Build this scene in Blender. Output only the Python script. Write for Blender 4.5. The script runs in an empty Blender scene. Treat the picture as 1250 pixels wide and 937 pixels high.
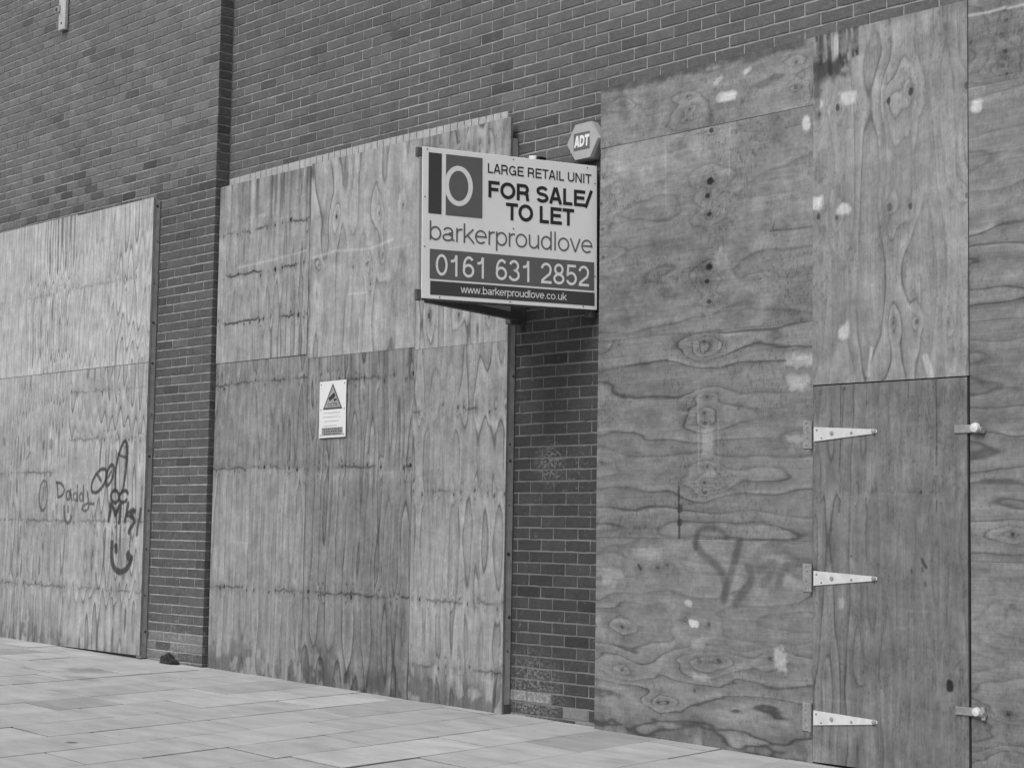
import bpy, math, random
import numpy as np
from mathutils import Vector, Matrix

SC = bpy.context.scene
COL = SC.collection
rng = np.random.default_rng(11)
random.seed(5)

# ------------------------------------------------------------------ camera model
F = 2168.9 / 1250 * 36.0
CAM = np.array([8.66, -7.86, 1.20])
YAW, PITCH, ROLL = -0.83656, 0.08089, 0.015567


def cam_axes():
    cy, sy = math.cos(YAW), math.sin(YAW)
    fw = np.array([sy, cy, 0]); ri = np.array([cy, -sy, 0]); up = np.array([0, 0, 1.0])
    f2 = fw * math.cos(PITCH) + up * math.sin(PITCH)
    u2 = up * math.cos(PITCH) - fw * math.sin(PITCH)
    return ri * math.cos(ROLL) + u2 * math.sin(ROLL), u2 * math.cos(ROLL) - ri * math.sin(ROLL), f2


AR, AU, AF = cam_axes()


def at(px, py, y):
    """point on the vertical plane Y = y seen at photo position (px, py): returns X, Z"""
    r = AF + AR * (px - 625) / 2168.9 - AU * (py - 468.5) / 2168.9
    p = CAM + r * ((y - CAM[1]) / r[1])
    return float(p[0]), float(p[2])


def pts(y, *ps):
    return [at(a, b, y) for a, b in ps]


def zg(x):
    return -0.003 - 0.018 * x


# ------------------------------------------------------------------ tagging helpers
def tag(o, label=None, cat=None, group=None, kind=None):
    if label: o['label'] = label
    if cat: o['category'] = cat
    if group: o['group'] = group
    if kind: o['kind'] = kind
    return o


def empty(name, loc, label, cat, group=None):
    o = bpy.data.objects.new(name, None)
    COL.objects.link(o)
    o.location = loc
    o.empty_display_size = 0.2
    return tag(o, label, cat, group)


def link(name, me, mat, parent=None, smooth=False):
    o = bpy.data.objects.new(name, me)
    COL.objects.link(o)
    if mat: me.materials.append(mat)
    if parent is not None:
        o.parent = parent
        o.matrix_parent_inverse = Matrix.Translation(-Vector(parent.location))
    if smooth:
        me.polygons.foreach_set('use_smooth', np.ones(len(me.polygons), bool))
    return o


def np_mesh(name, V, Q, col=None):
    """V (n,3), Q (m,4) quads, col (n,) grey value per vertex"""
    me = bpy.data.meshes.new(name)
    V = np.asarray(V, np.float32); Q = np.asarray(Q, np.int32)
    me.vertices.add(len(V)); me.vertices.foreach_set('co', V.ravel())
    me.loops.add(Q.size); me.loops.foreach_set('vertex_index', Q.ravel())
    me.polygons.add(len(Q))
    me.polygons.foreach_set('loop_start', np.arange(0, Q.size, 4, dtype=np.int32))
    me.polygons.foreach_set('loop_total', np.full(len(Q), 4, np.int32))
    me.polygons.foreach_set('use_smooth', np.zeros(len(Q), bool))
    me.update(calc_edges=True)
    if col is not None:
        a = me.attributes.new('tone', 'FLOAT', 'POINT')
        a.data.foreach_set('value', np.asarray(col, np.float32))
    return me


class MB:
    """collects simple solids into one mesh"""
    def __init__(s): s.v = []; s.f = []; s.mi = []; s.cur = 0

    def add(s, vs, fs):
        b = len(s.v); s.v += [tuple(p) for p in vs]; s.f += [tuple(b + i for i in f) for f in fs]; s.mi += [s.cur] * len(fs)

    def box(s, x0, x1, y0, y1, z0, z1, c=0.0, M=None):
        """box with chamfered vertical+horizontal edges (c) facing -Y side"""
        if c <= 0:
            vs = [(x, y, z) for z in (z0, z1) for x, y in ((x0, y0), (x1, y0), (x1, y1), (x0, y1))]
            fs = [(3, 2, 1, 0), (4, 5, 6, 7), (0, 1, 5, 4), (1, 2, 6, 5), (2, 3, 7, 6), (3, 0, 4, 7)]
        else:
            def ring(x0, x1, z0, z1, y): return [(x0, y, z0), (x1, y, z0), (x1, y, z1), (x0, y, z1)]
            vs = ring(x0 + c, x1 - c, z0 + c, z1 - c, y0) + ring(x0, x1, z0, z1, y0 + c) + ring(x0, x1, z0, z1, y1 - c) + ring(x0 + c, x1 - c, z0 + c, z1 - c, y1)
            fs = [(0, 1, 2, 3), (15, 14, 13, 12)]
            for r in (0, 4, 8):
                for i in range(4):
                    j = (i + 1) % 4
                    fs.append((r + j, r + i, r + 4 + i, r + 4 + j))
        if M is not None: vs = [tuple(M @ Vector(p)) for p in vs]
        s.add(vs, fs)

    def prism(s, poly, y0, y1, M=None):
        """polygon in XZ (counter-clockwise seen from -Y) between y0 (front) and y1"""
        n = len(poly)
        vs = [(x, y0, z) for x, z in poly] + [(x, y1, z) for x, z in poly]
        fs = [tuple(range(n)), tuple(range(2 * n - 1, n - 1, -1))]
        fs += [((i + 1) % n, i, n + i, n + (i + 1) % n) for i in range(n)]
        if M is not None: vs = [tuple(M @ Vector(p)) for p in vs]
        s.add(vs, fs)

    def disc(s, x, z, r, y0, y1, n=14, dome=0.0, M=None):
        vs = [(x + r * math.cos(2 * math.pi * i / n), y1, z + r * math.sin(2 * math.pi * i / n)) for i in range(n)]
        vs += [(x + r * .85 * math.cos(2 * math.pi * i / n), y0, z + r * .85 * math.sin(2 * math.pi * i / n)) for i in range(n)]
        vs.append((x, y0 - dome, z))
        fs = [((i + 1) % n, i, n + i, n + (i + 1) % n)[::-1] for i in range(n)]
        fs += [(n + i, n + (i + 1) % n, 2 * n) for i in range(n)]
        if M is not None: vs = [tuple(M @ Vector(p)) for p in vs]
        s.add(vs, fs)

    def tube(s, p, r, n=10):
        """straight pieces through points p"""
        p = [Vector(a) for a in p]; rings = []
        for i, a in enumerate(p):
            d = ((p[min(i + 1, len(p) - 1)]) - p[max(i - 1, 0)]).normalized()
            x = d.orthogonal().normalized(); y = d.cross(x)
            rings.append([a + x * r * math.cos(2 * math.pi * k / n) + y * r * math.sin(2 * math.pi * k / n) for k in range(n)])
        vs = [q for ri in rings for q in ri]; fs = []
        for i in range(len(rings) - 1):
            for k in range(n):
                fs.append((i * n + k, i * n + (k + 1) % n, (i + 1) * n + (k + 1) % n, (i + 1) * n + k))
        fs += [tuple(range(n))[::-1], tuple((len(rings) - 1) * n + k for k in range(n))]
        s.add(vs, fs)

    def mesh(s, name):
        me = bpy.data.meshes.new(name); me.from_pydata(s.v, [], s.f); me.update(); return me

    def build(s, name, mat, parent=None, smooth=False):
        mats = mat if isinstance(mat, (list, tuple)) else [mat]
        me = s.mesh(name); o = link(name, me, mats[0], parent, smooth)
        for m in mats[1:]: me.materials.append(m)
        if len(mats) > 1: me.polygons.foreach_set('material_index', s.mi)
        return o


# ------------------------------------------------------------------ materials (all grey: the photo is monochrome)
def new_mat(name):
    m = bpy.data.materials.new(name); m.use_nodes = True
    nt = m.node_tree
    return m, nt, nt.nodes['Principled BSDF']


def nd(nt, t, **kw):
    n = nt.nodes.new(t)
    for k, v in kw.items():
        if k.startswith('i_'): n.inputs[k[2:].replace('_', ' ')].default_value = v
        else: setattr(n, k, v)
    return n


def math_n(nt, op, a, b=None, clamp=False):
    n = nt.nodes.new('ShaderNodeMath'); n.operation = op; n.use_clamp = clamp
    for i, v in enumerate((a, b)):
        if v is None: continue
        if isinstance(v, (int, float)): n.inputs[i].default_value = v
        else: nt.links.new(v, n.inputs[i])
    return n.outputs[0]


def noise(nt, vec, scale, detail=3, rough=.55):
    n = nd(nt, 'ShaderNodeTexNoise'); n.inputs['Scale'].default_value = scale
    n.inputs['Detail'].default_value = detail; n.inputs['Roughness'].default_value = rough
    nt.links.new(vec, n.inputs['Vector']); return n.outputs['Fac']


def scaled(nt, vec, s, loc=(0, 0, 0)):
    m = nd(nt, 'ShaderNodeMapping'); m.inputs['Scale'].default_value = s; m.inputs['Location'].default_value = loc
    nt.links.new(vec, m.inputs['Vector']); return m.outputs[0]


def ramp(nt, fac, a, b, v0=0.0, v1=1.0):
    n = nd(nt, 'ShaderNodeMapRange'); n.clamp = True
    for k, v in (('From Min', a), ('From Max', b), ('To Min', v0), ('To Max', v1)): n.inputs[k].default_value = v
    nt.links.new(fac, n.inputs['Value']); return n.outputs[0]


def bump(nt, bsdf, h, strength, dist):
    b = nd(nt, 'ShaderNodeBump'); b.inputs['Strength'].default_value = strength; b.inputs['Distance'].default_value = dist
    nt.links.new(h, b.inputs['Height']); nt.links.new(b.outputs[0], bsdf.inputs['Normal'])


def attr(nt, name='tone'):
    a = nd(nt, 'ShaderNodeAttribute'); a.attribute_name = name; return a.outputs['Fac']


def pos(nt): return nd(nt, 'ShaderNodeNewGeometry').outputs['Position']


def setcol(nt, bsdf, val):
    c = nd(nt, 'ShaderNodeCombineColor')
    for k in range(3): nt.links.new(val, c.inputs[k])
    nt.links.new(c.outputs[0], bsdf.inputs['Base Color'])


def plain(name, v, rough=.6, metal=0.0, var=.12, scale=30, spec=.3):
    m, nt, b = new_mat(name)
    p = pos(nt)
    f = ramp(nt, noise(nt, p, scale, 4, .6), .3, .7, 1 - var, 1 + var)
    g = ramp(nt, noise(nt, p, scale * .15, 3), .35, .7, 1 - var * .6, 1 + var * .6)
    setcol(nt, b, math_n(nt, 'MULTIPLY', math_n(nt, 'MULTIPLY', f, g), v))
    b.inputs['Roughness'].default_value = rough; b.inputs['Metallic'].default_value = metal
    b.inputs['Specular IOR Level'].default_value = spec
    return m


def ply_mat(name, vert):
    m, nt, b = new_mat(name)
    p = pos(nt); t = attr(nt)
    s = (170, 60, 5) if vert else (5, 60, 170)
    fib = ramp(nt, noise(nt, scaled(nt, p, s), 1.0, 3, .6), .3, .7, .90, 1.09)
    s2 = (60, 30, 2.2) if vert else (2.2, 30, 60)
    fib2 = ramp(nt, noise(nt, scaled(nt, p, s2), 1.0, 3, .6), .3, .7, .93, 1.07)
    fl = noise(nt, scaled(nt, p, (120, 60, 42)), 1.0, 4, .65)
    spk = math_n(nt, 'MULTIPLY', ramp(nt, fl, .55, .70, 1.0, .78), ramp(nt, fl, .30, .45, 1.12, 1.0))
    gr = ramp(nt, noise(nt, p, 7.5, 8, .72), .34, .68, 1.17, .80)
    st = (34, 20, 4.5) if vert else (6, 20, 22)
    gs = ramp(nt, noise(nt, scaled(nt, p, st), 1.0, 7, .72), .34, .68, .84, 1.15)
    v = math_n(nt, 'MULTIPLY', math_n(nt, 'MULTIPLY', t, fib), math_n(nt, 'MULTIPLY', fib2, spk))
    v = math_n(nt, 'MULTIPLY', v, math_n(nt, 'MULTIPLY', gr, gs))
    setcol(nt, b, v)
    b.inputs['Roughness'].default_value = .82; b.inputs['Specular IOR Level'].default_value = .22
    bump(nt, b, fib, .35, .002)
    return m


def brick_mat(name):
    m, nt, b = new_mat(name)
    p = pos(nt); t = attr(nt)
    n1 = ramp(nt, noise(nt, p, 45, 5, .65), .3, .72, .80, 1.2)
    n2 = ramp(nt, noise(nt, p, 9, 3, .6), .3, .7, .88, 1.12)
    bl = ramp(nt, noise(nt, p, 22, 4, .6), .60, .76, 0.0, .075)           # lime bloom
    v = math_n(nt, 'ADD', math_n(nt, 'MULTIPLY', t, math_n(nt, 'MULTIPLY', n1, n2)), bl)
    # whitish splash on the narrow pier
    for c, r, th in (((.33, 0, 1.62), .17, .45), ((.56, 0, 1.58), .24, .55), ((.2, 0, .12), .36, .47), ((-.2, 0, .1), .4, 1.3), ((-3.9, -.13, .2), .4, .52)):
        d = nd(nt, 'ShaderNodeVectorMath', operation='DISTANCE'); nt.links.new(p, d.inputs[0]); d.inputs[1].default_value = c
        k = ramp(nt, d.outputs['Value'], r * .25, r, .16, 0)
        q = ramp(nt, noise(nt, scaled(nt, p, (1, 1, 1.6)), 34, 5, .7), th, th + .14)
        v = math_n(nt, 'ADD', v, math_n(nt, 'MULTIPLY', k, q))
    setcol(nt, b, v)
    b.inputs['Roughness'].default_value = .85; b.inputs['Specular IOR Level'].default_value = .25
    bump(nt, b, math_n(nt, 'ADD', noise(nt, p, 90, 6, .7), math_n(nt, 'MULTIPLY', noise(nt, p, 25, 3), 1.5)), .7, .004)
    return m


def mortar_mat(name, v):
    m, nt, b = new_mat(name)
    p = pos(nt)
    f = ramp(nt, noise(nt, p, 120, 4, .7), .3, .7, .8, 1.15)
    g = ramp(nt, noise(nt, p, 2.3, 4, .6), .3, .7, .72, 1.2)
    setcol(nt, b, math_n(nt, 'MULTIPLY', math_n(nt, 'MULTIPLY', f, g), v))
    b.inputs['Roughness'].default_value = .95
    bump(nt, b, noise(nt, p, 150, 4, .7), .5, .003)
    return m


def slab_mat(name):
    m, nt, b = new_mat(name)
    p = pos(nt); t = attr(nt)
    n1 = ramp(nt, noise(nt, p, 160, 4, .7), .3, .7, .92, 1.07)
    n2 = ramp(nt, noise(nt, scaled(nt, p, (2.4, 6.5, 1)), 1.0, 5, .6), .3, .7, .82, 1.12)
    st = ramp(nt, noise(nt, p, 1.3, 5, .65), .52, .72, 1.0, .80)
    sp = ramp(nt, noise(nt, p, 19, 2, .5), .70, .74, 1.0, .70)
    v = math_n(nt, 'MULTIPLY', math_n(nt, 'MULTIPLY', t, math_n(nt, 'MULTIPLY', n1, n2)), math_n(nt, 'MULTIPLY', st, sp))
    # gum spot and damp scuffs
    for c, rx, ry, k in (((-.20, -3.05, 0), .05, .04, .35), ((-3.65, -1.05, .05), .30, .22, .72), ((-3.2, -1.35, .05), .28, .10, .75)):
        q = scaled(nt, p, (1 / rx, 1 / ry, 0), (-c[0] / rx, -c[1] / ry, 0))
        d = nd(nt, 'ShaderNodeVectorMath', operation='LENGTH'); nt.links.new(q, d.inputs[0])
        dd = math_n(nt, 'ADD', d.outputs['Value'], ramp(nt, noise(nt, p, 12, 4, .7), .2, .8, -.6, .6)) if rx > .1 else d.outputs['Value']
        v = math_n(nt, 'MULTIPLY', v, ramp(nt, dd, .6, 1.0, k, 1.0))
    setcol(nt, b, v)
    b.inputs['Roughness'].default_value = .75; b.inputs['Specular IOR Level'].default_value = .3
    bump(nt, b, math_n(nt, 'ADD', noise(nt, p, 130, 4, .7), noise(nt, p, 14, 3, .6)), .25, .004)
    return m


M_PLYV = ply_mat('weathered_plywood_upright_grain', True)
M_PLYH = ply_mat('weathered_plywood_level_grain', False)
M_BRICK = brick_mat('dark_brick')
M_MORTAR = mortar_mat('lime_mortar', .31)
M_MORTAR_D = mortar_mat('shade_toned_mortar', .16)  # same mortar with the recess shade put into its colour
M_SOLDIER = plain('pale_soldier_brick', .36, .85, var=.18, scale=25)
M_SLAB = slab_mat('york_stone_slab')
M_JOINT = plain('sandy_joint', .05, .95)
M_STUD = plain('grey_timber_stud', .30, .85, var=.18, scale=18)
M_STEEL = plain('galvanised_steel', .60, .5, .25, .10, 25, .4)
M_STEEL_D = plain('dull_zinc', .26, .55, .2, .2, 60)
M_BLACK = plain('black_plastic', .022, .28)
M_FACE = plain('white_sign_board', .74, .38, var=.03, scale=6, spec=.5)
M_FRAME = plain('sign_aluminium_edge', .36, .4, .3, .08)
M_INK = plain('sign_black_print', .025, .45, var=.05)
M_INKG = plain('sign_mid_grey_print', .115, .45, var=.04)
M_INKD = plain('sign_dark_grey_print', .055, .45, var=.04)
M_INKW = plain('sign_pale_print', .70, .45, var=.03)
M_RAIL = plain('sign_timber_rail', .085, .8, var=.25)
M_BOXF = plain('alarm_box_plastic', .36, .4, var=.04, spec=.5)
M_CCTV = plain('cctv_sign_plastic', .62, .4, var=.04, spec=.5)
M_CCTVG = plain('cctv_sign_grey', .27, .5, var=.05)
M_NAIL = plain('rusty_screw', .05, .6)


# ------------------------------------------------------------------ numpy noise
def vnoise(x, y, seed):
    r = np.random.default_rng(seed).random((256, 256))
    xi = np.floor(x).astype(int); yi = np.floor(y).astype(int)
    fx = x - xi; fy = y - yi
    fx = fx * fx * (3 - 2 * fx); fy = fy * fy * (3 - 2 * fy)
    a = r[xi & 255, yi & 255]; b = r[(xi + 1) & 255, yi & 255]
    c = r[xi & 255, (yi + 1) & 255]; d = r[(xi + 1) & 255, (yi + 1) & 255]
    return (a * (1 - fx) + b * fx) * (1 - fy) + (c * (1 - fx) + d * fx) * fy


def fbm(x, y, seed, oct=4, g=.5):
    s = 0; a = 1; t = 0
    for i in range(oct):
        s = s + a * vnoise(x * 2 ** i + 17.3 * i, y * 2 ** i + 9.1 * i, seed + i); t += a; a *= g
    return s / t - .5


def sm(x, a, b):
    t = np.clip((x - a) / (b - a), 0, 1); return t * t * (3 - 2 * t)


def seg_dist(X, Z, poly):
    d = np.full(X.shape, 9.0)
    for (x0, z0), (x1, z1) in zip(poly[:-1], poly[1:]):
        dx, dz = x1 - x0, z1 - z0; L = dx * dx + dz * dz + 1e-12
        t = np.clip(((X - x0) * dx + (Z - z0) * dz) / L, 0, 1)
        d = np.minimum(d, np.hypot(X - x0 - t * dx, Z - z0 - t * dz))
    return d


def smooth_poly(p, n=8):
    p = [np.array(a, float) for a in p]; out = []
    for i in range(len(p) - 1):
        a, b, c, d = p[max(i - 1, 0)], p[i], p[i + 1], p[min(i + 2, len(p) - 1)]
        for k in range(n):
            t = k / n
            out.append(tuple(.5 * (2 * b + (c - a) * t + (2 * a - 5 * b + 4 * c - d) * t * t + (3 * b - a - 3 * c + d) * t ** 3)))
    out.append(tuple(p[-1])); return out


# ------------------------------------------------------------------ plywood
def ply_field(X, Z, vert, seed, base, fig=.16, K=1.0, rows=(), spacing=.11, knots=(), rowdark=.45, period=.14, amp=1.2, drift=4.0, wild=1.0, mott=.10, ribs=.10, fade=.12):
    """weathered rotary cut veneer: contour bands of a smooth growth surface, repeating across the sheet"""
    u, v = (Z, X) if vert else (X, Z)
    g = np.random.default_rng(seed + 99)
    v2 = v + .05 * fbm(u * 1.1, v * 1.6, seed + 50, 3) + .012 * fbm(u * 5, v * 9, seed + 51, 2)
    env = .25 + 1.5 * np.clip(fbm(u * .9, v * .5, seed + 5, 2) + .5, 0, 1)
    T = drift * fbm(u * .75, v * .35, seed, 3) * 1.6
    T = T + amp * env * np.cos(2 * np.pi * v2 / period + 2.5 * fbm(u * .5, v * 1.1, seed + 3, 2))
    T = T + wild * (2.4 * fbm(u * 1.1, v2 * 4.0, seed + 11, 3) + .7 * fbm(u * 3.5, v2 * 13, seed + 7, 3))
    dk = np.zeros_like(X); lt = np.zeros_like(X)
    allk = []
    for r in rows:
        n = int((v.max() - v.min()) / spacing) + 2
        for i in range(n):
            if g.random() < .12: continue
            allk.append((r + g.normal(0, .014), v.min() + (i + g.uniform(.15, .85)) * spacing, g.uniform(.006, .015), g.uniform(.35, 1.1) * rowdark, 1))
        jag = .03 * fbm(v * 14, v * 0 + 3, seed + int(r * 100) % 50, 3) + .03 * np.abs(fbm(v * 30, v * 0 + 8, seed + 41, 2))
        part = sm(fbm(v * 6, v * 0 + r, seed + 31, 2), -.22, .15)
        dk = np.maximum(dk, .75 * rowdark * np.exp(-((u - r - jag) / .009) ** 2) * part)
        dk = np.maximum(dk, .30 * rowdark * np.exp(-np.abs(u - r - jag - .01) / .035) * sm(fbm(v * 17, u * 2 + r, seed + 33, 2), -.1, .2) * part)
        lt = np.maximum(lt, .10 * np.exp(-((u - r + .06) / .035) ** 2) * sm(fbm(v * 20, u * 3, seed + 35, 2), -.05, .2))
    for k in knots:  # (X, Z, r, dark)
        ku, kv = (k[1], k[0]) if vert else (k[0], k[1])
        allk.append((ku, kv, k[2], k[3], 0))
    du_n = .055 * fbm(u * 9, v * 14, seed + 81, 3); dv_n = .026 * fbm(u * 9 + 5, v * 16, seed + 83, 3)
    for ku, kv, r, dd, small in allk:
        lu, lv = (.06, .018) if small else (7 * r + .03, 2.6 * r + .014)
        m = (np.abs(u - ku) < 4 * lu) & (np.abs(v - kv) < 4 * lv)
        if not m.any(): continue
        du, dv = u[m] - ku, v[m] - kv
        du2 = du + du_n[m]; dv2 = dv + dv_n[m]
        skew = g.uniform(-.12, .12)
        T[m] += (1.2 if small else 1.7) * np.exp(-np.abs(du2 / lu) ** 1.5 - np.abs((dv2 + skew * du2) / lv) ** 1.6)
        e = np.hypot(du / (1.5 if vert else 1.25), dv) / r + .5 * fbm(u[m] * 55, v[m] * 55, seed + 85, 2)
        core = dd * (1 - sm(e, .6, 1.15)) + dd * .25 * np.exp(-((e - 1.6) / .35) ** 2)
        dk[m] = np.maximum(dk[m], core)
        dk[m] = np.maximum(dk[m], dd * .4 * np.exp(-((dv + skew * du) / (.35 * r + .002)) ** 2) * np.exp(-np.abs(du) / (4 * r + .02)) * (fbm(u[m] * 30, v[m] * 30, seed + 87, 2) > -.1))
    R = T * K
    gu, gv = np.gradient(R)
    vis = np.clip(1.2 - np.hypot(gu, gv) * 2.4, 0, 1)
    q = R - np.floor(R)
    saw = np.where(q < .8, q / .8, (1 - q) / .2) - .5
    line = np.exp(-((q - .83) / .055) ** 2)
    strong = sm(fbm(u * .6, v2 * 3, seed + 21, 3), -.16, .16)
    c = 1 + fig * vis * (-.75 * saw * (.5 + .5 * strong) - .95 * line * (.25 + .75 * strong))
    c = np.maximum(c, .42)
    c *= 1 + ribs * 1.3 * fbm(u * 1.2, v2 * 28, seed + 61, 3)
    c *= 1 + ribs * .9 * fbm(u * 5, v2 * 130, seed + 63, 2)
    c *= 1 + mott * 2.4 * fbm(X * 1.7, Z * 1.7, seed + 71, 4) + mott * 1.5 * fbm(X * 9, Z * 9, seed + 73, 4) + mott * 1.3 * fbm(X * 45, Z * 45, seed + 75, 3)
    spk = fbm(X * 120, Z * 50, seed + 77, 2)
    c *= 1 - .7 * fade * sm(spk, .12, .30) * sm(fbm(X * 4, Z * 4, seed + 79, 3), -.15, .15) * 2
    c *= (1 - dk) * (1 + lt)
    return base * c


class Sheet:
    def __init__(s, x0, x1, z0, z1, y, res, vert, th=.018):
        s.x0, s.x1, s.z0, s.z1, s.y, s.vert, s.th = x0, x1, z0, z1, y, vert, th
        nx = max(2, int(round((x1 - x0) / res)) + 1); nz = max(2, int(round((z1 - z0) / res)) + 1)
        xs = np.linspace(x0, x1, nx); zs = np.linspace(z0, z1, nz)
        s.X, s.Z = np.meshgrid(xs, zs)

    def base(s, **k): s.c = ply_field(s.X, s.Z, s.vert, **k); return s

    def stroke(s, poly, w, a, val=.03, soft=.004, rough=0.0):
        xs = [p[0] for p in poly]; zs = [p[1] for p in poly]
        m = (s.X > min(xs) - .1) & (s.X < max(xs) + .1) & (s.Z > min(zs) - .1) & (s.Z < max(zs) + .1)
        if not m.any(): return s
        d = seg_dist(s.X[m], s.Z[m], poly)
        if rough: d = d + rough * fbm(s.X[m] * 60, s.Z[m] * 60, 5, 2)
        k = a * (1 - sm(d, w / 2 - soft, w / 2 + soft))
        s.c[m] = s.c[m] * (1 - k) + val * k
        return s

    def blot(s, x, z, rx, rz, a, val, seed=1, edge=.35, ragged=.9, tilt=0.0):
        X, Z = s.X - x, s.Z - z
        ct, st = math.cos(tilt), math.sin(tilt)
        X, Z = X * ct + Z * st, -X * st + Z * ct
        e = np.maximum(np.abs(X / rx), np.abs(Z / rz)) * .5 + .5 * np.hypot(X / rx, Z / rz) + ragged * fbm(s.X * 28 + seed, s.Z * 28, seed + 3, 3)
        k = a * (1 - sm(e, 1 - edge, 1 + edge))
        s.c = s.c * (1 - k) + val * k
        return s

    def drips(s, n, top, lmin, lmax, a, seed, wmin=.008, wmax=.03, xs=None):
        g = np.random.default_rng(seed)
        for i in range(n):
            x = g.uniform(s.x0, s.x1) if xs is None else xs[i]; L = g.uniform(lmin, lmax); w = g.uniform(wmin, wmax)
            d = np.abs(s.X - x - .012 * fbm(s.Z * 2, s.Z * 0 + i, seed + i, 2)) / w
            t = (top - s.Z) / L
            k = a * g.uniform(.4, 1) * np.exp(-d * d) * np.clip(1 - t, 0, 1) * (t > -.02)
            s.c *= 1 - k
        return s

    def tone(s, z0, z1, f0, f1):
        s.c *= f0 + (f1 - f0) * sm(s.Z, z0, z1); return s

    def splash(s, h, a, seed):
        k = fbm(s.X * 7, s.Z * 3, seed, 4)
        m = 1 - sm((s.Z - zg(s.X)) / h + 1.5 * k, .2, 1.0)
        j = sm(fbm(s.X * 16, s.Z * 9, seed + 9, 3), -.05, .12)
        s.c *= 1 - a * m * (1 - .9 * j); return s

    def streaks(s, lo, hi, n, seed, dz=.006):
        """pale scuffs across the board"""
        g = np.random.default_rng(seed)
        for i in range(n):
            z = g.uniform(s.z0 + .2, s.z1 - .2); x = g.uniform(s.x0, s.x1 - .3); L = g.uniform(.2, .9)
            sl = g.uniform(-.03, .04)
            k = g.uniform(lo, hi) * np.exp(-((s.Z - z - sl * (s.X - x)) / dz) ** 2) * sm(s.X, x, x + .1) * (1 - sm(s.X, x + L - .1, x + L)) * sm(fbm(s.X * 12, s.Z * 60, seed + i, 2), -.25, .1)
            s.c *= 1 + k
        return s

    def nails(s, xs, zs, r=.004, a=.6):
        g = np.random.default_rng(int(abs(s.x0) * 100) + 3)
        for x in xs:
            for z in zs:
                s.stroke([(x + g.normal(0, .006), z + g.normal(0, .02))] * 2, r * 2, a, .03, .003)
        return s

    def build(s, parent, label=None, warp=.0025, seed=1):
        nz, nx = s.X.shape
        Y = s.y + warp * 2 * fbm(s.X * 1.3 + seed, s.Z * 1.3, seed + 40, 2)
        front = np.stack([s.X, Y, s.Z], -1).reshape(-1, 3)
        idx = np.arange(nx * nz).reshape(nz, nx)
        q = np.stack([idx[:-1, :-1], idx[:-1, 1:], idx[1:, 1:], idx[1:, :-1]], -1).reshape(-1, 4)
        bd = np.concatenate([idx[0, :], idx[1:, -1], idx[-1, -2::-1], idx[-2:0:-1, 0]])
        # rim: separate vertices so the edge tone differs (veneer edge, a bit paler / darker layers)
        V = [front]; C = [s.c.reshape(-1)]
        r0 = front[bd]; r1 = r0.copy(); r1[:, 1] += s.th
        n = len(bd); b = nx * nz
        V += [r0, r1]
        e = np.full(n, float(np.mean(s.c)) * .85)
        C += [e, e * .8]
        i = np.arange(n); j = (i + 1) % n
        q2 = np.stack([b + j, b + i, b + n + i, b + n + j], -1)
        corner = [b + n + 0, b + n + nx - 1, b + n + nx - 1 + nz - 1, b + n + 2 * (nx - 1) + nz - 1]
        q3 = np.array([[corner[3], corner[2], corner[1], corner[0]]])
        me = np_mesh('plywood_sheet', np.concatenate(V), np.concatenate([q, q2, q3]), np.clip(np.concatenate(C), .012, .75))
        me.polygons.foreach_set('use_smooth', np.concatenate([np.ones(len(q), bool), np.zeros(len(q2) + 1, bool)]))
        o = link('plywood_sheet', me, M_PLYV if s.vert else M_PLYH, parent)
        if label: o['label'] = label
        return o


# ------------------------------------------------------------------ ground
def ground():
    me = bpy.data.meshes.new('ground')
    R = 300
    me.from_pydata([(-R, -R, zg(-R) - .03), (R, -R, zg(R) - .03), (R, R, zg(R) - .03), (-R, R, zg(-R) - .03)], [], [(0, 1, 2, 3)])
    tag(link('ground', me, M_JOINT), kind='structure')


def paving():
    th = math.radians(100.4)
    a = np.array([math.cos(th), math.sin(th)])       # along a row, towards the wall
    c = np.array([1.0, -.02])
    V = []; Q = []; T = []
    g = np.random.default_rng(21)
    J = .0055
    for n in range(-36, 26):
        w0, w1 = .11 + .48 * n, .11 + .48 * (n + 1)
        s = -11 + g.uniform(0, .9)
        while s < 1.5:
            L = g.choice([.55, .75, .9, 1.05, 1.25]) + g.uniform(-.06, .06)
            o = np.array([0, -1.0])
            cs = []
            for (w, t) in ((w0 + J, s + J), (w1 - J, s + J), (w1 - J, s + L - J), (w0 + J, s + L - J)):
                p = o + c * w + a * t + g.normal(0, .0015, 2); cs.append(p)
            s += L
            if min(p[1] for p in cs) > .25: continue
            dz = g.normal(0, .0012); tx, ty = g.normal(0, .0015, 2)
            cen = sum(cs) / 4
            b = len(V)
            zz = lambda p: zg(p[0]) + dz + tx * (p[0] - cen[0]) + ty * (p[1] - cen[1])
            ch = .004
            for p in cs:
                q = cen + (p - cen) * (1 - ch / .3); V.append((q[0], q[1], zz(q)))
            for p in cs: V.append((p[0], p[1], zz(p) - .0025))
            for p in cs: V.append((p[0], p[1], zz(p) - .028))
            Q += [[b, b + 1, b + 2, b + 3]]
            for r in (0, 4):
                for i in range(4):
                    j = (i + 1) % 4
                    Q.append([b + r + j, b + r + i, b + r + 4 + i, b + r + 4 + j])
            k = g.choice([1.0, 1.0, .96, 1.06, 1.14, .88, .80], p=[.30, .18, .16, .15, .08, .08, .05]) * g.uniform(.95, 1.04)
            T += [.365 * k] * 4 + [.25 * k] * 4 + [.08] * 4
    me = np_mesh('pavement', V, Q, T)
    tag(link('pavement', me, M_SLAB), kind='structure')


# ------------------------------------------------------------------ bricks
GU = np.array([0, .022, .25, .5, .75, .978, 1.0]); GV = np.array([0, .07, .5, .93, 1.0])


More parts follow.
